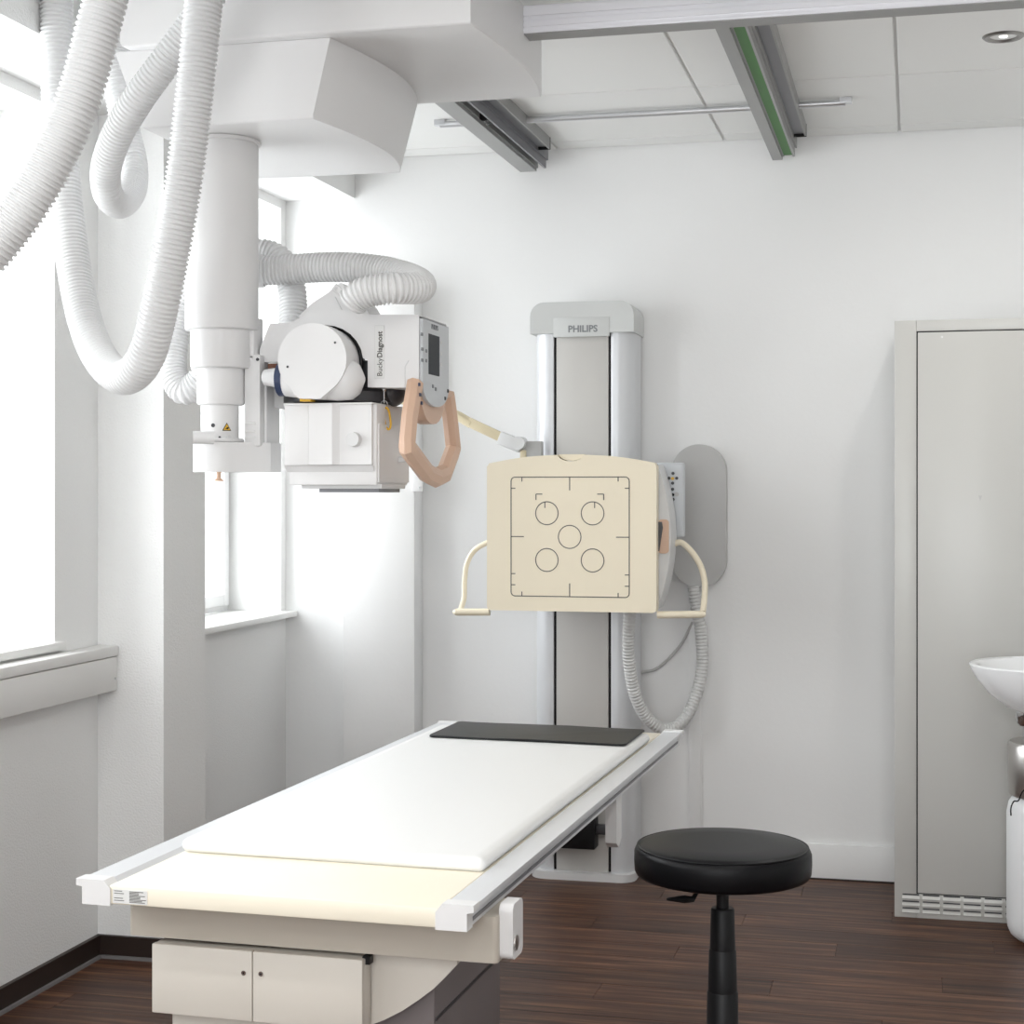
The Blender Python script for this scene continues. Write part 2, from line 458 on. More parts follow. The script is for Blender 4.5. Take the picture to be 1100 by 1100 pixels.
# ------------------------------------------------------------------ ceiling rails
def rail(x0, label, mid, fl, st):
    """fl: width of the lower flange, st: width of the strip or hollow beside it"""
    YE, YU = 6.055, 5.87; z = 2.600; top = CH
    r = thing('ceiling_rail', label, 'ceiling rail', (x0 + .07, 3.0, z), group='ceiling rails')
    a, b = x0 + fl, x0 + fl + st
    MB().prism([(x0, z), (a, z), (a, z + .012), (a + .006, z + .012), (a + .006, top), (x0, top)], 'y', -1.6, YE).build('lower_flange', 'railgrey', r)
    MB().box(a + .006, b, -1.6, YE - .02, z + (.012 if mid == 'green' else .045), z + .06).build('running_strip', mid, r)
    MB().prism([(b, z + .006), (b + .007, z + .006), (b + .007, z + .035), (b + .015, z + .035), (b + .015, top), (b, top)], 'y', -1.6, YE - .02).build('inner_web', 'railgrey' if mid == 'green' else 'railmid', r)
    MB().box(b + .015, b + .052, -1.6, YU, z + .052, top).build('upper_channel', 'railmid', r)
    MB().box(b + .052, b + .058, -1.6, YU, z + .043, top).build('edge_lip', 'railgrey', r)
    MB().box(b + .013, b + .059, YU, YU + .006, z + .041, top).build('end_cap', 'black', r)
    return r
rail(-0.508, 'grey ceiling rail with a green strip along its underside', 'green', .036, .038)
r1 = rail(-1.447, 'grey ceiling rail with a dark hollow channel, partly hidden by the white carriage', 'raildark', .062, .034)
q = Vector((-1.365, 5.20, 2.618))
MB().cyl(q, q + Vector((0, .05, 0)), .016, n=16).build('stop_roller', 'black', r1)
rod = thing('ceiling_rod', 'thin silver rod fixed under the ceiling crossing both rails', 'rod', (-.95, 5.57, 2.655))
a = PZ(473, 135, 2.665); b = PZ(908, 109, 2.665)
MB().cyl((a.x, a.y, 2.668), (b.x, a.y, 2.668), .011, n=14).build('rod', 'alu', rod)
for xx in (a.x, b.x):
    MB().box(xx - .02, xx + .02, a.y - .012, a.y + .012, 2.664, CH, bev=.002).build('end_bracket', 'alul', rod)

# ------------------------------------------------------------------ ceiling-hung X-ray unit
CX, CY = -1.671, 3.812
xr = thing('xray_unit', 'white ceiling-suspended X-ray unit with telescopic column, tube head and ribbed hoses', 'x-ray unit', (CX, CY, 1.0))
# bridge beam
bz0, bz1, by0, by1 = 2.530, 2.598, 3.975, 4.045
bg = MB().box(-1.9, .30, by0, by1, bz0, bz1, bev=.002).build('bridge_beam', 'bridge', xr)
for k, (za, zb, mm) in enumerate(((2.533, 2.540, 'bridge'), (2.544, 2.556, 'bridge'), (2.560, 2.567, 'bridge'), (2.571, 2.592, 'bridge'))):
    MB().box(-1.9, .30, by0 - (.004 if k % 2 else .002), by0 + .001, za, zb).build('extrusion_rib', mm, bg)
MB().box(-1.9, .30, by0 + .004, by1 - .004, bz0 - .002, bz0 + .001).build('underside_shade', 'railgrey', bg)  # grey strip holds the underside's shade as colour
# carriage: two stacked white housings with bowed right sides
def bowed(x0, x1, y0, y1, bow, n=10, left=None):
    pts = [(x0, y0)]
    for k in range(n + 1):
        t = k / n; pts.append((x1 + bow * 4 * t * (1 - t) * (0.75 + .5 * t), y0 + (y1 - y0) * t))
    pts.append((x0, y1)); return pts
def taper(bot, top, z0, z1, rb=.012):
    """loft between two plan outlines with the same number of points, edges softened at the bottom"""
    c = Vector((sum(p[0] for p in bot) / len(bot), sum(p[1] for p in bot) / len(bot)))
    def ins(pts, d): return [(p[0] + (c.x - p[0]) * d, p[1] + (c.y - p[1]) * d) for p in pts]
    rings = [[(p[0], p[1], z0) for p in ins(bot, .02)], [(p[0], p[1], z0 + .003) for p in ins(bot, .006)], [(p[0], p[1], z0 + .010) for p in bot], [(p[0], p[1], z1) for p in top]]
    return rings
up = bowed(-1.83, -0.972, 3.585, 4.309, .030)
MB().loft(taper(up, up, 2.45, 2.598)).build('carriage_housing', 'shell', xr, angle=25)
lt = bowed(-1.862, -1.318, 3.622, 4.309, .05); lb = bowed(-1.80, -1.362, 3.628, 4.300, .05)
MB().loft(taper(lb, lt, 2.266, 2.4495)).build('column_housing', 'shell', xr, angle=25)
# telescopic column
def ringed(r, z0, z1, b=.006): return [(0, z1), (r - b, z1), (r, z1 - b), (r, z0 + b), (r - b * .4, z0 + b * .25), (r - b, z0), (0, z0)]
MB().lathe(ringed(.097, 2.255, 2.268, .004), (CX, CY)).build('column_collar', 'shell', xr)
for k, (r, za, zb, dx) in enumerate(((.0905, 1.797, 2.262, 0), (.076, 1.703, 1.805, -.001), (.059, 1.613, 1.71, -.002), (.0465, 1.515, 1.62, -.005))):
    MB().lathe(ringed(r, za, zb, .007), (CX + dx, CY)).build('column_section', 'shell', xr)
cb = CX - .005
MB().lathe(ringed(.060, 1.522, 1.531, .003), (cb, CY)).build('clamp_ring', 'shell', xr)
hx = PT(214, 470, 3.97)
MB().cyl(hx + Vector((-.016, 0, 0)), hx + Vector((.03, .02, 0)), .0155).build('clamp_lever', 'shell', xr)
bas = MB().prism([(cb + .065 * math.cos(R(a)), CY + .065 * math.sin(R(a))) for a in range(90, 331, 10)] + [(cb + .122, CY + .03), (cb + .122, CY + .10), (cb + .01, CY + .10)], 'z', 1.448, 1.521, bev=.005).build('swivel_base', 'shell', xr, angle=30)
pin = PT(235, 507, 4.05)
MB().lathe([(0, 1.452), (.008, 1.452), (.0055, 1.443), (.0055, 1.433), (.0115, 1.428), (.0115, 1.425), (0, 1.425)], (pin.x, pin.y), 16).build('release_pin', 'tan', xr)
# warning triangle and small holes on the lowest section
s4 = CX - .005
def on_tube(px, rad):  # front of a vertical cylinder of radius rad at pixel column px
    best = None
    for k in range(400):
        t = 3.9 + k * .0005; p = PT(px, 460, t)
        if (p.x - s4) ** 2 + (p.y - CY) ** 2 <= rad * rad: best = p; break
    return best or PT(px, 460, 4.06)
p = on_tube(243.5, .0465); nrm = Vector((p.x - s4, p.y - CY, 0)).normalized()
ang = math.atan2(nrm.x, -nrm.y)
zc = PT(243, 459.5, (p - O).dot(Vector((-ST, CT, 0)))).z
def tri(r, d): return Matrix.Translation((p.x, p.y, zc)) @ Matrix.Rotation(ang, 4, 'Z') @ ROTX
for r, e, mm, nm in ((.0125, .0012, 'black', 'warning_triangle'), (.0095, .0018, 'yellow', 'warning_field')):
    m = MB(); t = [(0, r), (-r * .9, -r * .6), (r * .9, -r * .6)]
    m.prism(t, 'z', -.002, e); m.bm.transform(tri(r, e)); o = m.build(nm, mm, xr)
m = MB().box(-.0045, .0035, -.0035, -.0018, 0, .0024).box(-.001, .0045, -.0018, .0012, 0, .0024); m.bm.transform(tri(0, 0)); m.build('warning_hand', 'black', xr)
for px, py, r in ((229, 457, .005), (236, 470, .0032), (246, 470, .0055)):
    q = on_tube(px, .0465 if py < 465 else .053); q.z = PT(px, py, 4.06).z
    nn = Vector((q.x - s4, q.y - CY, 0)).normalized()
    MB().cyl(q - nn * .004, q + nn * .0012, r, n=12).build('screw_hole', 'dark' if r < .0054 else 'shellg', xr)
# arm bracket right of the column
a = PT(256, 480, 4.08); b = PT(280, 381, 4.08)
MB().box(a.x + .012, b.x, CY + .0, CY + .06, 1.512, b.z, bev=.004).build('arm_plate', 'shell', xr)
a2 = PT(289.5, 400, 4.12)
MB().box(b.x - .03, a2.x, CY + .03, CY + .12, 1.449, 1.70, bev=.004).build('arm_block', 'shell', xr)
MB().box(CX + .05, CX + .085, CY + .0, CY + .06, b.z - .01, 1.83, bev=.003).build('arm_rib', 'shell', xr)
MB().cyl((b.x - .006, CY - .002, b.z - .012), (b.x - .006, CY + .002, b.z - .012), .004, n=10).build('screw_hole', 'dark', xr)
for zz in (1.545, 1.53, 1.565):
    MB().box(b.x - .04, b.x - .012, CY - .002, CY + .001, zz, zz + .006, bev=.001, seg=1).build('rating_plate', 'sticker', xr)
# tube head
HY = 3.84
def hp(*pts, Y=HY): return [xz(PY(x, y, Y)) for x, y in pts]
arc = []
for k in range(0, 13):
    a_ = R(5 + 172 * k / 12); arc.append((349 + 41 * math.cos(a_), 388 - 39 * math.sin(a_)))
cover = hp((279, 389), (279, 375), (290, 347.5), (312, 346.5), (332, 336), (362, 332), (398, 338), (450, 338), (450, 412), (436, 416.5), (395, 416), (395, 387.5), *arc, (308, 389))
yk = MB().prism(cover, 'y', HY, HY + .24).build('head_cover', 'shell', xr)
cen = PY(349, 388, HY + .2)
MB().cyl((cen.x, HY + .10, cen.z), (cen.x, HY + .235, cen.z), .098, n=40).build('pivot_drum', 'dark', xr)
ry = PY(349, 388, HY)
MB().tube([(ry.x + .09 * math.cos(R(a)), HY + .012, ry.z - .004 + .09 * math.sin(R(a))) for a in range(0, 360, 10)], .005, 8, closed=True).build('drum_ring', 'black', xr)
MB().box(PY(386, 400, HY + .03).x, PY(398, 400, HY + .03).x, HY + .03, HY + .2, PY(0, 424, HY).z - .0, PY(390, 387, HY + .03).z, bev=.003).build('pivot_bracket', 'dark', xr)
# round tube end cap with a chin
DY = 3.745
dc = PY(335, 386, DY); dr = .0875
cap = []
for k in range(0, 31):
    a_ = R(-52 + 284 * k / 30); cap.append((dc.x + dr * math.cos(a_), dc.z + dr * math.sin(a_)))
cap += hp((316, 424), (321, 428), (344, 428.5), (349, 424), Y=DY)
ec = MB().prism(cap, 'y', DY, DY + .055, bev=.004).build('tube_end_cap', 'shell', xr, angle=30)
for px, py in ((309, 394), (360, 368)):
    q = PY(px, py, DY); MB().cyl((q.x, DY - .0012, q.z), (q.x, DY + .002, q.z), .003, n=10).build('screw', 'dark', ec)
MB().tube([(dc.x, DY + .05, dc.z), (dc.x, DY + .08, dc.z), (dc.x, DY + .12, dc.z), (dc.x, DY + .16, dc.z)], .084, 40, rfun=lambda i: (.0835, .085, .083, .07)[i]).build('tube_body', 'shell', xr)
hz = PY(345, 408, 3.80).z; hx0, hx1 = PY(304, 408, 3.80).x, PY(388, 408, 3.80).x
MB().tube([(hx0 - .004, 3.80, hz), (hx0, 3.80, hz), (hx0 + .03, 3.80, hz), (hx1 - .06, 3.80, hz), (hx1 - .025, 3.80, hz), (hx1 - .008, 3.80, hz), (hx1 + .008, 3.80, hz)], .05, 28, rfun=lambda i: (.036, .038, .042, .052, .050, .038, .008)[i]).build('tube_housing', 'shell', xr, angle=50)
MB().tube([(hx0 - .008, 3.80, hz + .002), (hx0 + .008, 3.80, hz + .002)], .041, 28).build('cable_ring', 'navy', xr)
MB().tube([(hx0 - .052, 3.80, hz + .008), (hx0 - .047, 3.80, hz + .008), (hx0 - .03, 3.80, hz + .008), (hx0 - .004, 3.80, hz + .006)], .02, 24, rfun=lambda i: (.012, .0195, .022, .026)[i]).build('cable_plug', 'shell', xr)
q = PY(296, 393, 3.84); MB().box(q.x - .012, q.x + .02, 3.82, 3.88, q.z - .008, q.z + .004).build('seal', 'orange', xr)
gd = PY(305, 418, 3.90); MB().cyl((gd.x, 3.89, gd.z), (gd.x, 3.97, gd.z), .05, n=32).build('rotation_disc', 'shellg', xr)
# dark swivel plate between tube and collimator
sw = PY(362, 428, 3.93)
MB().lathe([(0, sw.z + .02), (.135, sw.z + .02), (.145, sw.z + .012), (.145, sw.z - .012), (.12, sw.z - .02), (0, sw.z - .02)], (sw.x + .005, 3.95), 44).build('swivel_plate', 'dark', xr)
q = PY(418, 425, 3.93); MB().ball((q.x, 3.95, q.z + .005), .035, .05, .032).build('pivot_boss', 'dark', xr)
q = PY(327, 427, 3.78); MB().box(q.x - .008, q.x + .02, 3.77, 3.80, q.z - .01, q.z + .004).build('indicator', 'yellow', xr)
# collimator
KY = 3.80; KD = .26
def kx(px): return PY(px, 470, KY).x
def kz(py): return PY(352, py, KY).z
co = MB().box(kx(308.5), kx(403), KY + .012, KY + KD, kz(521), kz(434), bev=.003).build('collimator', 'shell', xr)
MB().box(kx(306), kx(332), KY - .004, KY + .05, kz(500), kz(434), bev=.003).build('front_cover', 'shell', co)
MB().prism([(kx(331), KY + .02), (kx(334), KY - .016), (kx(359), KY - .016), (kx(365), KY - .002), (kx(399.5), KY - .002), (kx(399.5), KY + .02)], 'z', kz(499.5), kz(433.5), bev=.002).build('front_cover', 'shell', co)
MB().prism([(KY - .004, kz(500)), (KY + .012, kz(507)), (KY + .03, kz(507)), (KY + .03, kz(500))], 'x', kx(306), kx(400.5)).build('cover_chamfer', 'shell', co)
MB().box(kx(305.5), kx(401.5), KY - .008, KY + KD + .002, kz(435), kz(432.8), bev=.002).build('lid', 'shell', co)
sp = [(KY + .02, kz(455)), (KY + KD + .002, kz(455)), (KY + KD + .002, kz(518)), (KY + .02, kz(518))]
MB().prism(sp, 'x', kx(402), kx(402) + .006, bev=.002).build('side_plate', 'shell', co)
q = (kx(381.5), kz(472.5)); 
MB().cyl((q[0], KY - .002, q[1]), (q[0], KY - .022, q[1]), .018, .0165, n=24).build('knob', 'shellg', co)
MB().box(kx(318), kx(405), KY + .035, KY + KD - .03, kz(525), kz(520), bev=.002).build('filter_slot', 'shellg', co)
MB().box(kx(335), kx(400), KY + .05, KY + KD - .04, kz(529), kz(524), bev=.001).build('accessory_rail', 'railmid', co)
q = PX(430, 494, kx(403) + .007); MB().cyl((kx(403), q.y, q.z), (kx(403) + .02, q.y, q.z), .007, n=16).build('side_button', 'shellg', co)
# pull loop
q = PY(412.5, 418, 3.88)
pl = MB().cyl(q, q - Vector((0, 0, .035)), .0018, n=8).build('pull_chain', 'chrome', xr)
MB().ball(q - Vector((0, 0, .002)), .006, .006, .005, 12).build('chain_stud', 'chrome', xr)
c = PY(412.5, 434, 3.88)
MB().tube([(c.x + .0085 * math.cos(R(a)), c.y, c.z + .0085 * math.sin(R(a))) for a in range(0, 360, 24)], .0012, 6, closed=True).build('split_ring', 'chrome', xr)
c = PY(416, 449.5, 3.88); rot = Matrix.Translation(c) @ Matrix.Rotation(R(-8), 4, 'Y')
m = MB().tube([rot @ Vector((.0075 * math.cos(R(a)), 0, .019 * math.sin(R(a)) + (.008 if math.sin(R(a)) > 0 else -.008))) for a in range(0, 360, 15)], .0028, 8, closed=True)
m.build('pull_loop', 'yellow', xr)
# hose connector on top
MB().prism(hp((323, 342), (340, 326), (357, 315), (369, 305), (378, 312), (394, 328), (402, 342), Y=3.90), 'y', 3.875, 3.98, bev=.012, seg=3).build('hose_socket', 'shell', xr)
q = PY(364, 312, 3.875); rot = Matrix.Translation((q.x, 3.872, q.z)) @ Matrix.Rotation(R(38), 4, 'Y')
MB().box(-.017, .017, -.002, .012, -.009, .009, bev=.003, mtx=rot).build('socket_clip', 'shell', xr)
for d in (-.008, .008): MB().box(d - .003, d + .003, -.004, 0, -.004, .004, mtx=rot).build('clip_slot', 'shellg', xr)
a = PY(360, 319, 3.872); b = PY(367, 333, 3.872); MB().tube([a, PY(362, 323, 3.872), b], .0015, 6).build('socket_seam', 'shellg', xr)
# label plate and lettering
a = PY(403, 350, HY); b = PY(412.5, 406, HY)
MB().box(a.x - .0012, b.x + .0012, HY - .001, HY + .001, b.z - .0012, a.z + .0012).build('plate_border', 'shellg', xr)
lab = MB().box(a.x, b.x, HY - .0016, HY + .001, b.z, a.z, bev=.0005, seg=1).build('name_plate', 'sticker', xr)
c = PY(408, 378, HY)
MT = Matrix.Translation((c.x + .001, HY - .002, c.z)) @ ROTX @ Matrix.Rotation(R(90), 4, 'Z')
MT = MT @ Matrix.Translation((-.060, 0, 0))
nl = MB().text('Bucky', .0185, MT, align='LEFT')
nl.text('Diagnost', .0178, MT @ Matrix.Translation((nl.width + .001, 0, 0)), align='LEFT', bold=.0004).build('name_lettering', 'print', lab)
a = PY(435, 416, HY - .0008); 
MB().tube([a, PY(435, 394, HY - .0008), PY(439, 387, HY - .0008)], .0012, 6).build('cover_seam', 'shellg', xr)
# control panel facing the room
XC = PY(450, 338, HY).x
def cp(x, y): return PX(x, y, XC + .008)
MB().box(XC - .05, XC, HY + .002, HY + .245, PX(451, 412, XC).z, PX(450, 338, XC).z, bev=.003).build('control_head', 'shell', xr)
ytop0, ytop1 = HY + .006, HY + .235
zt = cp(452, 341).z; zm = PX(452, 408, XC + .008).z; zb = PX(468, 437, XC + .008).z
pan = [(ytop0, zt), (ytop0, zm)]
for k in range(1, 12):
    a_ = math.pi * k / 12; pan.append((ytop0 + (ytop1 - ytop0) * (1 - math.cos(a_)) / 2, zm - (zm - zb) * math.sin(a_) ** .8))
pan += [(ytop1, zm), (ytop1, zt)]
cpn = MB().prism(pan, 'x', XC - .002, XC + .008, bev=.003).build('control_panel', 'panelgrey', xr)
def onp(x, y): q = PX(x, y, XC + .0085); return q
def pbox(x0, y0, x1, y1, nm, mm, par, th=.001):
    a, b = onp(x0, y0), onp(x1, y1); zz = sorted((a.z, b.z)); return MB().box(XC + .006, XC + .0085 + th, a.y, b.y, zz[0], zz[1], bev=.0008, seg=1).build(nm, mm, par)
pbox(460.5, 358, 472, 404.5, 'display', 'screen', cpn, .0006)
for x, y in ((453.5, 359), (454, 375), (454, 387), (458, 377), (457.8, 387.5), (474, 368), (474, 380), (474, 392), (465, 415), (468, 418)):
    pbox(x - .7, y - 2, x + .7, y + 2, 'key', 'silverprint' if x < 473 else 'shellg', cpn, .0012)
for x, y in ((449.5, 413), (450.5, 424), (452, 433), (480, 420), (477, 428)): pbox(x + .6, y - 2, x + 2, y + 2, 'indicator', 'navy' if x < 470 else 'black', cpn)
c = onp(467, 352); MB().text('PHILIPS', .018, Matrix.Translation((XC + .0088, c.y, c.z)) @ Matrix.Rotation(R(90), 4, 'Z') @ ROTX).build('brand_lettering', 'silverprint', cpn)
# tan grip: yoke under the panel and angular loop
pan2 = []
for k in range(0, 13):
    a_ = math.pi * k / 12; pan2.append((ytop0 + .01 + (ytop1 - ytop0 - .012) * (1 - math.cos(a_)) / 2, zm - .005 - (zm - zb + .038) * math.sin(a_) ** .75))
MB().prism(pan2, 'x', XC - .035, XC - .001, bev=.008, seg=3).build('grip_yoke', 'tan', xr)
gx = XC - .012
def gp(x, y, X=gx): return PX(x, y, X)
loop = [gp(446, 412), gp(440, 447), gp(437, 480), gp(458, 508), gp(468, 513), gp(477, 509), gp(487, 482), gp(483, 445), gp(480, 424)]
lp = []
for i, pnt in enumerate(loop):
    if 0 < i < len(loop) - 1:
        lp += [pnt.lerp(loop[i - 1], .14), pnt, pnt.lerp(loop[i + 1], .14)]
    else: lp.append(pnt)
MB().tube(lp, .026, 8, rx=.8).build('grip_loop', 'tan', xr, angle=25)
# hoses
def hose(pts, r, par=xr, m='hose', name='ribbed_hose', pitch=.0105):
    return MB().hose([PT(*p) for p in pts], r, pitch).build(name, m, par, angle=40)
hose([(128, -110, 3.3), (124, -60, 3.3), (115, -8, 3.3), (106, 27, 3.3), (91, 85, 3.3), (73, 136, 3.3), (46, 191, 3.3), (12, 243, 3.3), (-30, 288, 3.3), (-90, 325, 3.3), (-160, 300, 3.3)], .0445, pitch=.0115)
hose([(60, -50, 4.12), (61, 0, 4.12), (62, 90, 4.12), (68, 190, 4.10), (77, 270, 4.06), (90, 340, 3.98), (108, 385, 3.88), (133, 405, 3.78), (156, 385, 3.70), (172, 330, 3.65), (187, 255, 3.62), (200, 175, 3.60), (210, 90, 3.58), (217, 20, 3.57), (224, -40, 3.57), (230, -85, 3.57)], .0415)
hose([(244, -75, 3.70), (232, -20, 3.70), (210, 22, 3.71), (181, 62, 3.73), (150, 104, 3.77), (126, 145, 3.84), (114, 180, 3.92), (116, 208, 4.0), (129, 219, 4.10), (142, 204, 4.20), (143, 175, 4.25), (134, 135, 4.27), (127, 90, 4.27), (124, 30, 4.27), (123, -30, 4.27)], .0365)
hose([(232, 285, 4.34), (212, 305, 4.34), (197, 333, 4.34), (187, 368, 4.33), (186, 400, 4.31), (197, 419, 4.29), (213, 412, 4.28), (226, 392, 4.28), (240, 380, 4.30)], .038)
hose([(262, 274, 4.34), (283, 272, 4.33), (301, 280, 4.32), (312, 303, 4.31), (315, 330, 4.30), (314, 360, 4.28)], .037)
hose([(268, 291, 4.26), (290, 290.5, 4.25), (330, 288, 4.23), (370, 287, 4.20), (410, 291, 4.17), (437, 298, 4.12), (451, 305, 4.05), (448, 309.5, 3.97), (425, 309.5, 3.92), (400, 312, 3.92), (385, 318, 3.93), (377, 326, 3.94)], .0385)
MB().cyl(PT(272, 291, 4.26), PT(284, 291, 4.26), .043).build('hose_collar', 'shellg', xr)

# ------------------------------------------------------------------ wall bucky stand
SX0, SX1, SYF = -1.358, -0.990, 5.87
sc_ = (SX0 + SX1) / 2
ws = thing('wall_stand', 'grey wall-mounted X-ray stand with a square cream detector panel', 'x-ray stand', (sc_, 5.97, 0))
cap_o = rrect(SX0 - .012, SX1 + .012, SYF - .02, BW - .002, .06)
MB().prism(rrect(SX0 - .008, SX1 + .008, SYF - .025, BW - .002, .06), 'z', 0.0, .028, bev=.006).build('base_plate', 'shell', ws)
P0, P1 = -1.277, -1.072                     # black slots
def side(x_in, x_out):
    s = 1 if x_out > x_in else -1; w = abs(x_out - x_in); pts = [(x_in, SYF + .004)]
    for k in range(9):
        a_ = R(90 * k / 8); pts.append((x_out - s * (w * .85) * (1 - math.sin(a_)), SYF + .08 * (1 - math.cos(a_))))
    pts += [(x_out, BW - .03), (x_in, BW - .03)]
    return pts
for xi, xo in ((P0 - .003, SX0), (P1 + .003, SX1)):
    MB().prism(side(xi, xo), 'z', .028, 1.985).build('side_extrusion', 'alul', ws, angle=30)
MB().box(P0 - .006, P1 + .006, SYF + .02, BW - .03, .028, 1.985).build('slot_backing', 'black', ws)
MB().box(P0 + .007, P1 - .007, SYF + .004, SYF + .03, .028, 1.99, bev=.002).build('centre_panel', 'standpanel', ws)
# cap with rounded top corners
zc0, zc1 = 1.972, 2.085
cpts = []
for (x, a0_) in ((SX1 + .008 - .05, 90), ):
    pass
cpts = [(SX0 - .006, zc0), (SX0 - .006, zc1 - .05)] + [(SX0 - .006 + .05 * (1 - math.cos(R(a))), zc1 - .05 + .05 * math.sin(R(a))) for a in range(15, 91, 15)] + \
       [(SX1 + .006 - .05 * (1 - math.cos(R(a))), zc1 - .05 + .05 * math.sin(R(a))) for a in range(90, 14, -15)] + [(SX1 + .006, zc1 - .05), (SX1 + .006, zc0)]
MB().prism(cpts, 'y', SYF - .012, BW - .005, bev=.014, seg=3).build('top_cap', 'standgrey', ws, angle=40)
MB().box(P0 + .0, P1 - .0, SYF - .0135, SYF, zc0 - .014, zc0 + .056, bev=.001).build('name_plate', 'standgrey', ws)
c = PY(626, 353.5, SYF - .0135)
MB().text('PHILIPS', .034, Matrix.Translation((c.x, SYF - .0140, c.z)) @ ROTX, bold=.0009).build('brand_lettering', 'silverprint', ws)
# detector panel
PYF = 5.50
pa = PY(523, 656, PYF); pb = PY(705, 497, PYF)
px0, px1, pz0, pz1 = pa.x, pb.x, pa.z + .002, pb.z
prof = [(px0 + .012, pz0), (px1 - .012, pz0), (px1 - .003, pz0 + .004), (px1, pz0 + .014), (px1, pz1 - .012), (px1 - .008, pz1)]
mx = (px0 + px1) / 2
for k in range(1, 8):
    t = k / 8; x = px1 - .008 - (px1 - px0) * .36 * t; prof.append((x, pz1 + .026 * math.sin(t * math.pi / 2)))
nr = .045
for k in range(0, 9):
    a_ = R(0 - 180 * k / 8); prof.append((mx + nr * math.cos(a_), pz1 + .028 + .022 * math.sin(a_)))
for k in range(7, 0, -1):
    t = k / 8; x = px0 + .008 + (px1 - px0) * .36 * t; prof.append((x, pz1 + .026 * math.sin(t * math.pi / 2)))
prof += [(px0 + .008, pz1), (px0, pz1 - .012), (px0, pz0 + .014), (px0 + .003, pz0 + .004)]
dp = MB().prism(prof, 'y', PYF, PYF + .052, bev=.007, seg=3).build('detector_panel', 'cream', ws, angle=40)
MB().prism([(mx + (nr - .002) * math.cos(R(a)), pz1 + .030 + .022 * math.sin(R(a))) for a in range(-180, 1, 20)], 'y', PYF + .016, PYF + .05).build('notch_insert', 'cream', dp)
# printed field marks
mk = MB(); lw = .0016
fx0, fx1 = PY(549, 577, PYF).x, PY(676, 577, PYF).x
fz1, fz0 = PY(612, 512.5, PYF).z, PY(612, 641, PYF).z
yk0, yk1 = PYF - .0007, PYF + .001
def line(x0, z0, x1, z1):
    if abs(x1 - x0) > abs(z1 - z0): mk.box(min(x0, x1), max(x0, x1), yk0, yk1, z0 - lw, z0 + lw)
    else: mk.box(x0 - lw, x0 + lw, yk0, yk1, min(z0, z1), max(z0, z1))
def circle(cx, cz, r, n=40, a0=0, a1=360):
    t = bmesh.new(); A = []
    n2 = max(3, int(n * (a1 - a0) / 360))
    for k in range(n2 + 1):
        a_ = R(a0 + (a1 - a0) * k / n2)
        A.append([t.verts.new((cx + rr * math.cos(a_), yk0, cz + rr * math.sin(a_))) for rr in (r - lw, r + lw)])
    for p, q in zip(A, A[1:]): t.faces.new((p[0], p[1], q[1], q[0]))
    mk._add(t)
rr = .014
line(fx0 + rr, fz0, fx1 - rr, fz0); line(fx0 + rr, fz1, fx1 - rr, fz1); line(fx0, fz0 + rr, fx0, fz1 - rr); line(fx1, fz0 + rr, fx1, fz1 - rr)
for x, z, a0 in ((fx0 + rr, fz0 + rr, 180), (fx1 - rr, fz0 + rr, 270), (fx1 - rr, fz1 - rr, 0), (fx0 + rr, fz1 - rr, 90)): circle(x, z, rr, 24, a0, a0 + 90)
fcx, fcz = (fx0 + fx1) / 2, (fz0 + fz1) / 2; W_ = fx1 - fx0
line(fcx, fz1, fcx, fz1 - .045); line(fcx, fz0, fcx, fz0 + .045); line(fx0, fcz, fx0 + .045, fcz); line(fx1, fcz, fx1 - .045, fcz)
for s in (-1, 1):
    for d in (.038,):
        line(fcx + s * (W_ / 2 - d), fz1, fcx + s * (W_ / 2 - d), fz1 - .015); line(fcx + s * (W_ / 2 - d), fz0, fcx + s * (W_ / 2 - d), fz0 + .015)
    ex = fx0 if s < 0 else fx1
    for zz in (fz1 - .038, fz0 + .038, fz0 + .076): line(ex, zz, ex - s * .015, zz)
    circle(fcx + s * .079, fcz + .080, .039); circle(fcx + s * .079, fcz - .079, .039)
    line(fcx + s * .086, fcz + .118, fcx + s * .086, fcz + .098)
    line(fcx + s * .117, fcz + .145, fcx + s * .095, fcz + .145); line(fcx + s * .117, fcz + .145, fcx + s * .117, fcz + .125)
circle(fcx, fcz, .039)
mk.build('field_marking', 'print', dp)
# housing behind the panel with a bulging side
hz0, hz1 = pz0 + .01, pz1 - .005; zc_ = (hz0 + hz1) / 2
def hs(x_in, sgn, bulge):
    return [(x_in + sgn * bulge * (1 - ((2 * k / 16) - 1) ** 2), hz0 + (hz1 - hz0) * k / 16) for k in range(17)]
ho = hs(px1 - .006, 1, .046); hi = [(px0 + .03, hz1), (px0 + .03, hz0)]
MB().prism(ho + hi, 'y', PYF + .06, PYF + .20, bev=.006, seg=2).build('detector_housing', 'shellg', ws, angle=35)
MB().box(px0 + .02, px1 - .004, PYF + .05, PYF + .062, hz0, hz1).build('panel_gap', 'dark', ws)
MB().box(sc_ - .09, sc_ + .09, PYF + .19, SYF + .01, 1.10, 1.40, bev=.005).build('carrier', 'shellg', ws)
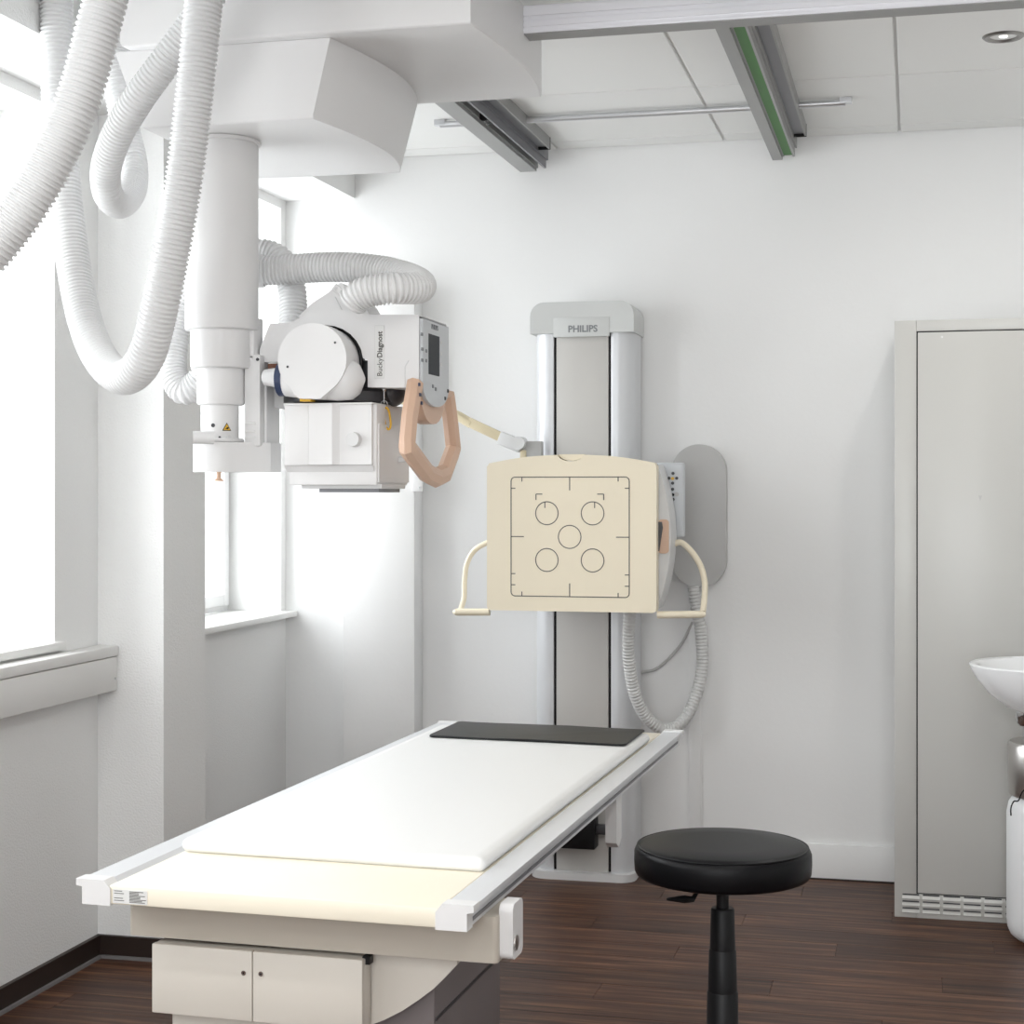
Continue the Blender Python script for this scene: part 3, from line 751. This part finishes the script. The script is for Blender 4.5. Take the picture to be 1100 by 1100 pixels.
# latch in the side
a = PY(706, 558, PYF + .08); b = PY(717, 594, PYF + .08)
lx = PX(712, 576, -0.815)
q0 = PY(707, 594.5, PYF + .057); q1 = PY(718.5, 558, PYF + .057)
lt_ = MB().prism(rrect(q0.x, q1.x, q0.z, q1.z, .012), 'y', PYF + .052, PYF + .07, bev=.003).build('latch_recess', 'tan', ws)
q2 = PY(704.5, 592, PYF + .05); q3 = PY(712, 560.5, PYF + .05)
MB().prism([(q2.x, q2.z), (q2.x + .012, q2.z), (q3.x, q3.z - .02), (q3.x - .003, q3.z), (q2.x, q3.z)], 'y', PYF + .044, PYF + .056, bev=.003).build('latch_lever', 'dark', lt_)
# control pad
kp0 = PY(712, 577, 5.74); kp1 = PY(735.5, 497, 5.74)
kp = MB().box(kp0.x - .02, kp1.x, 5.715, 5.76, kp0.z, kp1.z, bev=.008, seg=3).build('control_pad', 'panelgrey', ws)
for x, y, mm in ((723, 508.5, 'dark'), (718.8, 513.7, 'dark'), (727, 513.7, 'dark'), (722.6, 519, 'dark'), (722.6, 514, 'yellow'), (722.6, 525.5, 'dark'), (722.8, 531.5, 'black'), (727, 531, 'oval'), (723.2, 536.5, 'dark')):
    q = PY(x, y, 5.715); MB().cyl((q.x, 5.712, q.z), (q.x, 5.718, q.z), .0055 if mm != 'oval' else .008, n=14).build('key', mm, kp)
# grips
def tubepath(name, pts, r, m, par): return MB().tube(catmull(pts, 10), r, 14).build(name, m, par, angle=50)
tubepath('patient_grip', [PY(530, 582, 5.60), PY(521, 584, 5.60), PY(509, 592, 5.60), PY(501.5, 606, 5.60), PY(499, 624, 5.59), PY(498.5, 642, 5.57), PY(495.5, 653, 5.53), PY(494, 657.5, 5.505)], .0095, 'cream', ws)
MB().tube([PY(488, 657.5, PYF + .015), PY(490, 657.5, PYF + .01), PY(526, 657.5, PYF + .01)], .0125, 14, rfun=lambda i: (.008, .0125, .0125)[i]).build('grip_foot', 'cream', ws)
tubepath('patient_grip', [PY(722, 585, 5.68), PY(732, 583, 5.68), PY(744, 594, 5.67), PY(753, 609, 5.66), PY(757, 626, 5.64), PY(756.5, 645, 5.60), PY(755, 658, 5.56)], .0105, 'cream', ws)
MB().tube([PY(757, 660, PYF + .045), PY(754, 660, PYF + .04), PY(706, 660.5, PYF + .035)], .0125, 14, rfun=lambda i: (.009, .0125, .0125)[i]).build('grip_foot', 'cream', ws)
# overhead arm folded out to the left
ay = 5.80
def bar(p, q, h, d):
    p, q = Vector(p), Vector(q); L = (q - p).length; a_ = math.atan2(-(q.z - p.z), q.x - p.x)
    return Matrix.Translation((p + q) / 2) @ Matrix.Rotation(a_, 4, 'Y'), L, h, d
mtx, L, h, d = bar(PY(503, 453, ay), PY(539, 470, ay), .034, .03)
MB().box(-L / 2, L / 2, -d / 2, d / 2, -h / 2, h / 2, bev=.003, mtx=mtx).build('overhead_arm', 'creamd', ws)
tubepath('overhead_grip', [PY(425, 427, ay), PY(450, 434, ay), PY(475, 441, ay), PY(490, 446, ay), PY(506, 455, ay)], .018, 'creamd', ws)
mtx, L, h, d = bar(PY(537, 470, ay), PY(561, 480, ay), .047, .05)
MB().box(-L / 2, L / 2, -d / 2, d / 2, -h / 2, h / 2, bev=.006, mtx=mtx).build('arm_joint', 'shellg', ws)
q = PY(557, 476, ay - .02); MB().cyl((q.x, ay - .032, q.z), (q.x, ay + .03, q.z), .024).build('joint_knob', 'shellg', ws)
q0, q1 = PY(560, 492, ay + .02), PY(574, 474, ay + .02)
MB().box(q0.x, q1.x + .03, ay, ay + .04, q0.z - .03, q1.z, bev=.004).build('arm_bracket', 'oval', ws)
q = PY(562, 488, ay); MB().box(q.x - .01, q.x + .012, ay - .01, ay + .02, q.z - .04, q.z + .015, bev=.003).build('arm_strut', 'creamd', ws)
# black connector box near the foot
q0, q1 = PY(608, 909, 5.84), PY(641, 880, 5.84)
MB().box(q0.x - .08, q1.x, 5.80, 5.872, q0.z, q1.z + .05, bev=.004).build('connector_box', 'black', ws)
q2 = PY(654, 893, 5.84); MB().box(q1.x - .03, q2.x, 5.83, 5.872, q2.z - .012, q2.z + .02, bev=.003).build('connector_bar', 'dark', ws)
# supply hose looping to the wall cover
def wh(x, y, Y): return PY(x, y, Y)
MB().hose([wh(678, 640, 5.72), wh(676, 665, 5.74), wh(675, 700, 5.78), wh(681, 742, 5.83), wh(694, 770, 5.88), wh(713, 783, 5.92), wh(732, 776, 5.96), wh(746, 752, 5.99), wh(754, 718, 6.01), wh(753, 680, 6.02), wh(748, 652, 6.02), wh(745, 630, 6.02)], .0225, .0125, 16).build('supply_hose', 'hoseg', ws, angle=40)

# capsule-shaped cover on the wall
ov = thing('wall_cover', 'grey capsule-shaped cable cover on the wall right of the X-ray stand', 'cable cover', (-.774, BW, 1.05))
a = PY(722, 550, BW - .045).x; b = PY(780, 550, BW - .045).x; z1 = PY(750, 477.5, BW - .045).z; z0 = PY(750, 631, BW - .045).z
MB().prism(rrect(a, b, z0, z1, (b - a) / 2 - .001, 12), 'y', BW - .055, BW - .001, bev=.022, seg=4).build('cover_shell', 'oval', ov, angle=40)
MB().tube(catmull([PY(744, 668, BW - .01), PY(733, 690, BW - .012), PY(718, 708, BW - .012), PY(704, 719, BW - .012), PY(690, 722, BW - .012), PY(682, 722, BW - .05)], 8), .0055, 8).build('thin_cable', 'oval', ov)
cdt = thing('wall_conduit', 'slim white conduit strip running down the wall below the capsule cover', 'conduit', (-.79, BW - .01, .13))
a = PY(740, 700, BW - .012).x; b = PY(752.5, 700, BW - .012).x
MB().box(a, b, BW - .013, BW - .001, .130, 1.06, bev=.002).build('conduit_lid', 'backwall', cdt)
MB().box(a - .004, a, BW - .009, BW - .001, .130, 1.06).box(b, b + .004, BW - .009, BW - .001, .130, 1.06).build('conduit_base', 'backwall', cdt)

# ------------------------------------------------------------------ examination table (local frame: x across, y along, origin at the near end)
TZ = 0.70
tb = thing('examination_table', 'long X-ray examination table with ivory top, silver side rails and beige pedestal', 'table', (-1.098, 2.707, 0), R(-1.68))
HW = .372; LEN = 2.12
def B(*a, **k): return MB().box(*a, **k)
TBI = WM[tb.name].inverted()
def PL(x, y, yl):
    o = TBI @ O; d = (TBI.to_3x3() @ ray(x, y)); q = o + d * ((yl - o.y) / d.y); return (q.x, q.z)
top = B(-HW + .062, HW - .062, 0.0, LEN - .01, TZ - .040, TZ - .006, bev=.003).build('table_top', 'tabletop', tb, local=True)
for s in (-1, 1):
    pts = [(HW, TZ), (HW, TZ - .008), (HW - .012, TZ - .010), (HW - .012, TZ - .040), (HW - .064, TZ - .040), (HW - .064, TZ - .010), (HW - .052, TZ)]
    if s < 0: pts = [(-x, z) for x, z in pts][::-1]
    MB().prism(pts, 'y', .03, LEN - .02).build('side_rail', 'alul', tb, local=True)
    e = [(x + s * .001 * 0, z) for x, z in pts]
    for y0, y1 in ((-.004, .03), (LEN - .02, LEN + .012)):
        ep = [(HW + .002, TZ + .003), (HW + .002, TZ - .009), (HW - .010, TZ - .011), (HW - .010, TZ - .042), (HW - .066, TZ - .042), (HW - .066, TZ - .012), (HW - .054, TZ + .003)]
        if s < 0: ep = [(-x, z) for x, z in ep][::-1]
        MB().prism(ep, 'y', y0, y1, bev=.003).build('rail_end_cap', 'shell', tb, local=True)
    B(s * (HW - .012) - .002, s * (HW - .012) + .002, .03, LEN - .02, TZ - .032, TZ - .026).build('rail_groove', 'railmid', tb, local=True)
# rating sticker with fine print on the front edge
sk = B(-HW + .070, -HW + .138, -.0012, .001, TZ - .037, TZ - .012).build('rating_sticker', 'sticker', tb, local=True)
rp = MB(); rs = random.Random(3)
for colx, n, wmax in ((-HW + .073, 5, .024), (-HW + .103, 9, .033)):
    for k in range(n):
        if n == 5 and k == 2: continue
        zz = TZ - .0145 - k * (.021 / n)
        rp.box(colx, colx + wmax * rs.uniform(.55, 1), -.0018, 0, zz - .0011, zz)
rp.build('fine_print', 'print', sk, local=True)
# under-frame
FY = .10
f0, f1 = PL(138, 1003, FY), PL(534, 1037, FY)
fzb = (f0[1] + f1[1]) / 2; fx1 = f1[0]
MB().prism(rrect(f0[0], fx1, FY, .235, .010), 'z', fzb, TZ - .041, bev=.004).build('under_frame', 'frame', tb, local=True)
sb = MB().prism(rrect(-.034, .034, fzb + .002, fzb + .100, .014), 'x', fx1 - .001, fx1 + .024, bev=.006)
sb.bm.transform(Matrix.Translation((0, FY + .050, 0)))
sbo = sb.build('switch_box', 'shell', tb, local=True)
MB().cyl((fx1 + .022, FY + .035, fzb + .03), (fx1 + .0265, FY + .035, fzb + .03), .013, n=20).build('key_switch', 'steel', sbo, local=True)
# door unit
DYL = .085
d0, d1, dm = PL(163, 1013, DYL), PL(389, 1030, DYL), PL(271, 1030, DYL)
dzt, dzb = fzb - .008, PL(163, 1087, DYL)[1]
B(d0[0], d1[0], DYL + .012, DYL + .045, dzb, dzt - .001, bev=.002).build('door_unit', 'pedestal', tb, local=True)
for x0, x1, kx_ in ((d0[0], dm[0] - .0008, PL(262, 1045, DYL)), (dm[0] + .0008, d1[0], PL(280.5, 1046, DYL))):
    d = B(x0, x1, DYL, DYL + .014, dzb - .001, dzt, bev=.002).build('door', 'pedestal', tb, local=True)
    MB().cyl((kx_[0], DYL - .002, kx_[1]), (kx_[0], DYL + .002, kx_[1]), .0046, n=14).build('lock', 'chrome', d, local=True)
    MB().cyl((kx_[0], DYL - .0026, kx_[1]), (kx_[0], DYL - .001, kx_[1]), .002, n=8).build('keyhole', 'black', d, local=True)
B(d1[0] - .006, d1[0] + .008, DYL + .016, DYL + .035, dzt - .012, dzt + .002).build('hinge', 'black', tb, local=True)
# pedestal and curved apron
AY = DYL + .05
ap = [PL(x, y, AY) for x, y in ((388, 1030), (491, 1036), (480, 1048), (466, 1062), (450, 1074), (432, 1086), (412, 1096), (380, 1108), (330, 1120), (300, 1122))]
ap = [(ap[0][0], fzb + .01), (ap[1][0], fzb + .01)] + ap[1:] + [(ap[-1][0], fzb + .01)]
MB().prism(ap, 'y', AY, AY + .02, bev=.003).build('apron', 'pedestal', tb, local=True)
pxr = PL(468, 1060, .17)[0]
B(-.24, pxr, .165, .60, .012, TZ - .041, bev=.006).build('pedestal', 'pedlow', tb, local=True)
sz = PL(480, 1090, .20)[1]
B(pxr - .002, pxr + .0015, .17, .60, sz - .003, sz + .003).build('pedestal_seam', 'dark', tb, local=True)
p0_ = PL(190, 1092, AY)
B(p0_[0], d1[0] - .01, AY - .02, AY + .015, .02, dzb - .002, bev=.003).build('plinth', 'pedestal', tb, local=True)
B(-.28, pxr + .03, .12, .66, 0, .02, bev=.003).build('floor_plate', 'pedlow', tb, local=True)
# hanging end bracket under the right rail
MB().prism([(1.275, TZ - .04), (1.335, TZ - .04), (1.335, .548), (1.300, .530), (1.275, .545)], 'x', HW - .048, HW - .020, bev=.003).build('end_bracket', 'shell', tb, local=True)

# mattress and mat lie on the table
def cushion(name, mm, x0, x1, y0, y1, z0, z1, label, cat, r=.012, skew=0.0):
    o = thing(name, label, cat, WM[tb.name] @ Vector(((x0 + x1) / 2, (y0 + y1) / 2, z0)), R(-1.68))
    hx_, hy_ = (x1 - x0) / 2, (y1 - y0) / 2; th = z1 - z0
    rings = []
    prof_ = [(-r * .6, 0), (-.001, th * .25), (0, th * .5), (-.002, th * .75), (-r * .7, th * .96), (-r * 2.2, th * 1.02)]
    n = 24
    def outline(d):
        base = rrect(-hx_ - d, hx_ + d, -hy_ - d, hy_ + d, .016 + max(d, -.01), 4)
        out = []
        for i, p in enumerate(base):
            q = base[(i + 1) % len(base)]
            L_ = math.hypot(q[0] - p[0], q[1] - p[1]); kN = 8 if L_ > .1 else 1
            for k in range(kN): out.append((p[0] + (q[0] - p[0]) * k / kN, p[1] + (q[1] - p[1]) * k / kN))
        return out
    for d, z in prof_:
        rings.append([(x, y + skew * x, z + (.0012 * math.sin(x * 17 + 1) if z > 0 else 0)) for x, y in outline(d)])
    MB().loft(rings).build(name + '_body', mm, o, local=True, angle=50)
    return o
mtt = cushion('mattress', 'mattress', -.312, .313, .272, 1.935, TZ - .0055, TZ + .020, 'thin white vinyl mattress lying on the examination table', 'mattress', skew=-.02)
cushion('rubber_mat', 'mat', -.262, .296, 1.665, 1.955, TZ + .0222, TZ + .0280, 'black rubber mat lying across the far end of the mattress', 'mat', .003, skew=-0.02)

# ------------------------------------------------------------------ steel cupboard
KX0, KX1, KYF = -.072, XR - .02, 5.60
cb_ = thing('steel_cupboard', 'tall pale grey steel cupboard with a vented base at the right', 'cupboard', ((KX0 + KX1) / 2, 5.84, 0))
B(KX0, KX1, KYF + .012, BW - .005, .0, 1.962, bev=.002).build('carcass', 'cabinet', cb_)
fx = PY(985.5, 600, KYF).x
B(KX0, fx - .003, KYF, KYF + .02, .0, 1.962, bev=.002).build('front_stile', 'cabinet', cb_)
B(KX1 - .04, KX1, KYF, KYF + .02, .0, 1.962, bev=.002).build('front_stile', 'cabinet', cb_)
B(fx - .003, KX1 - .04, KYF, KYF + .02, 1.926, 1.962, bev=.002).build('top_rail', 'cabinet', cb_)
B(fx - .004, KX1 - .038, KYF + .008, KYF + .014, .075, 1.93).build('door_gap', 'black', cb_)
ds = (fx + KX1 - .04) / 2 + .02
for x0, x1 in ((fx + .001, ds - .001), (ds + .001, KX1 - .043)):
    dd = B(x0, x1, KYF + .001, KYF + .02, .082, 1.922, bev=.0015).build('door', 'cabinet', cb_)
q = PY(1053, 535, KYF)
MB().prism([(q.x - .006, q.z + .008), (q.x + .006, q.z + .008), (q.x, q.z - .01)], 'y', KYF - .0006, KYF + .002).build('sticker_mark', 'oval', cb_)
q = PY(1012, 362, KYF); MB().cyl((q.x, KYF - .0008, q.z), (q.x, KYF + .001, q.z), .004, n=10).build('rivet', 'sticker', cb_)
B(fx - .003, KX1 - .04, KYF, KYF + .02, .0, .078, bev=.001).build('kick_panel', 'cabinet', cb_)
va = PY(969, 961, KYF).x; pitch_ = PY(1014, 970, KYF).x - PY(992, 970, KYF).x
slot = MB().prism([(KYF + .004, 0), (KYF - .007, .002), (KYF - .007, .003), (KYF + .002, .013)], 'x', 0, pitch_ * .86)
v0 = slot.build('vent_louvre', 'cabinet', cb_); v0me = v0.data
shad = MB().box(0.0015, pitch_ * .86 - .0015, KYF - .0007, KYF + .002, -.0035, .0005).build('vent_slit', 'dark', cb_); shme = shad.data
first = True
nv = int((KX1 - .05 - va) / pitch_)
for i in range(nv):
    for j in range(3):
        zz = .012 + j * .0225; loc = Vector((va + i * pitch_, 0, zz + .004))
        if first: o1, o2 = v0, shad; first = False
        else:
            o1 = bpy.data.objects.new('vent_louvre', v0me); COL.objects.link(o1); o1.parent = cb_
            o2 = bpy.data.objects.new('vent_slit', shme); COL.objects.link(o2); o2.parent = cb_
        o1.location = loc; o2.location = loc + Vector((0, 0, .0165))

# ------------------------------------------------------------------ stool
SXc, SYc = -.408, 3.586
so = thing('swivel_stool', 'black round swivel stool with height lever standing right of the table', 'stool', (SXc, SYc, 0))
sr, szt = .1905, .643
prof_ = [(0, szt), (sr * .55, szt), (sr - .022, szt - .003), (sr - .010, szt - .007), (sr - .003, szt - .014), (sr, szt - .022), (sr + .0005, szt - .040), (sr - .001, szt - .062), (sr - .005, szt - .069), (sr - .012, szt - .072), (0, szt - .072)]
seat = MB().lathe(prof_, (SXc, SYc), 56).build('seat', 'leather', so, angle=60)
MB().tube([(SXc + (sr - .008) * math.cos(R(a)), SYc + (sr - .008) * math.sin(R(a)), szt - .0085) for a in range(0, 360, 6)], .0026, 8, closed=True).build('piping', 'leather', seat)
MB().lathe([(0, szt - .072), (.07, szt - .072), (.07, szt - .078), (.03, szt - .086), (0, szt - .086)], (SXc, SYc), 24).build('seat_plate', 'black', so)
zz = .50
MB().cyl((SXc, SYc, szt - .16), (SXc, SYc, szt - .08), .0135).build('gas_piston', 'black', so)
for r, za, zb in ((.0265, .405, .501), (.0305, .315, .4125), (.0345, .10, .322)):
    MB().lathe([(0, zb), (r - .003, zb), (r - .001, zb - .003), (r + .0015, za), (0, za)], (SXc, SYc), 28).build('column_sleeve', 'black', so)
l0 = PT(752, 953, 3.53); l1 = PT(744, 966, 3.50); l2 = PT(717, 966, 3.46)
MB().tube([l0, l0.lerp(l1, .5), l1, l1.lerp(l2, .35), l2], .006, 10, rfun=lambda i: (.0045, .0045, .006, .0085, .003)[i]).build('height_lever', 'black', so)
for k in range(5):
    a_ = R(72 * k + 8); dx, dy = math.cos(a_), math.sin(a_)
    leg = MB().tube([(SXc, SYc, .105), (SXc + dx * .12, SYc + dy * .12, .10), (SXc + dx * .29, SYc + dy * .29, .072)], .02, 12, rfun=lambda i: (.026, .022, .016)[i]).build('leg', 'black', so)
    cc = Vector((SXc + dx * .28, SYc + dy * .28, .027))
    MB().cyl(cc + Vector((-dy * .02, dx * .02, 0)), cc + Vector((dy * .02, -dx * .02, 0)), .027, n=20).build('castor', 'dark', leg)
    MB().cyl(cc, cc + Vector((0, 0, .05)), .006, n=10).build('castor_stem', 'steel', leg)

# ------------------------------------------------------------------ washbasin on the right wall, bin below
WY = 5.17
wb = thing('washbasin', 'white ceramic washbasin jutting in from the right edge', 'washbasin', (XR, WY, .72))
t = bmesh.new(); n = 28
def brow(d, z, s=1.0):
    """half-oval outline from the wall, d = reach into the room"""
    pts = []
    for k in range(n + 1):
        a_ = math.pi * k / n - math.pi / 2
        c_, s_ = math.cos(a_), math.sin(a_)
        pts.append((XR - .004 - d * (abs(c_) ** .8), WY + .29 * s * math.copysign(abs(s_) ** .85, s_), z))
    return pts
D = XR - .004 - .152
rings = [brow(D * .30, .700, .30), brow(D * .50, .708, .45), brow(D * .68, .728, .66), brow(D * .82, .760, .80), brow(D * .91, .800, .90), brow(D * .97, .845, .97), brow(D * .995, .872, .99), brow(D, .882, 1.0), brow(D * .985, .887, .985),
         brow(D * .95, .880, .94), brow(D * .88, .835, .84), brow(D * .74, .775, .68), brow(D * .45, .745, .4)]
MB().loft(rings).build('basin', 'ceramic', wb, angle=60)
tapx = XR - .10
MB().cyl((tapx, WY, .80), (tapx, WY, .93), .02).tube(catmull([(tapx, WY, .93), (tapx, WY, 1.0), (tapx - .06, WY, 1.03), (tapx - .13, WY, 1.0)], 8), .011, 14).build('tap', 'chrome', wb)
q = PT(1103, 768, 5.10)
MB().lathe([(0, q.z + .04), (.030, q.z + .04), (.034, q.z + .01), (.034, q.z - .02), (.026, q.z - .032), (0, q.z - .035)], (q.x, q.y), 24).build('drain_trap', 'chrome', wb)
MB().cyl((q.x, q.y, q.z - .072), (q.x, q.y, q.z - .03), .012).build('drain_pipe', 'chrome', wb)
MB().tube(catmull([(q.x, q.y, q.z - .06), (q.x + .1, q.y, q.z - .06), (XR - .002, WY, q.z - .05)], 8), .014, 14).build('waste_pipe', 'chrome', wb)

bc = PT(1083.5, 900, 5.15); br = .140
bcx, bcy = bc.x + br * CT * .99, bc.y + br * ST
bn = thing('waste_bin', 'white rounded bin with a brushed steel collar under the washbasin', 'bin', (bcx, bcy, 0))
MB().lathe([(0, .002), (br - .05, .002), (br - .030, .008), (br - .012, .022), (br - .003, .042), (br, .07), (br, .40), (br - .006, .43), (br - .02, .452), (0, .455)], (bcx, bcy), 48).build('body', 'bin', bn, angle=60)
MB().lathe([(0, .456), (br - .010, .456), (br - .007, .462), (br - .004, .535), (br - .004, .612), (br - .010, .622), (br - .03, .625), (0, .625)], (bcx, bcy), 48).build('steel_collar', 'steel', bn, angle=50)
MB().tube(catmull([PT(1086, 876, 5.10), PT(1086, 868, 5.095), PT(1089, 861, 5.09), PT(1094, 860, 5.08), PT(1098, 851, 5.06), PT(1104, 846, 5.06)], 8), .0022, 8).build('bin_handle', 'black', bn)

# ------------------------------------------------------------------ recessed downlights
def downlight(x, y, label, power):
    d = thing('downlight', label, 'ceiling light', (x, y, CH), group='recessed downlights')
    m = MB().lathe([(.040, CH - .002), (.043, CH - .006), (.052, CH - .006), (.058, CH - .001), (.058, CH + .002), (.040, CH + .002)], (x, y), 36).build('trim_ring', 'trimring', d)
    MB().lathe([(.041, CH - .003), (.034, CH + .002), (.024, CH + .006), (0, CH + .006)], (x, y), 30).build('reflector', 'trimring', d)
    MB().lathe([(0, CH - .004), (.010, CH - .003), (.016, CH + .004), (0, CH + .005)], (x, y), 20).build('bulb', 'lampglow', d)
    l = bpy.data.lights.new('downlight_beam', 'AREA'); l.shape = 'DISK'; l.size = .11; l.energy = power; l.color = (1.0, .975, .94)
    o = bpy.data.objects.new('downlight_beam', l); COL.objects.link(o); o.location = (x, y, CH - .008)
    return d
downlight(.237, 4.873, 'round recessed downlight in the ceiling at the upper right', 8)
for x, y in ((.237, 2.7), (.237, 1.2), (-.95, 1.5), (-.95, .3), (-.95, -1.0), (.237, -.8), (-2.0, 1.5), (-2.0, .3)):
    downlight(x, y, 'round recessed downlight in the ceiling nearer the photographer', 11)
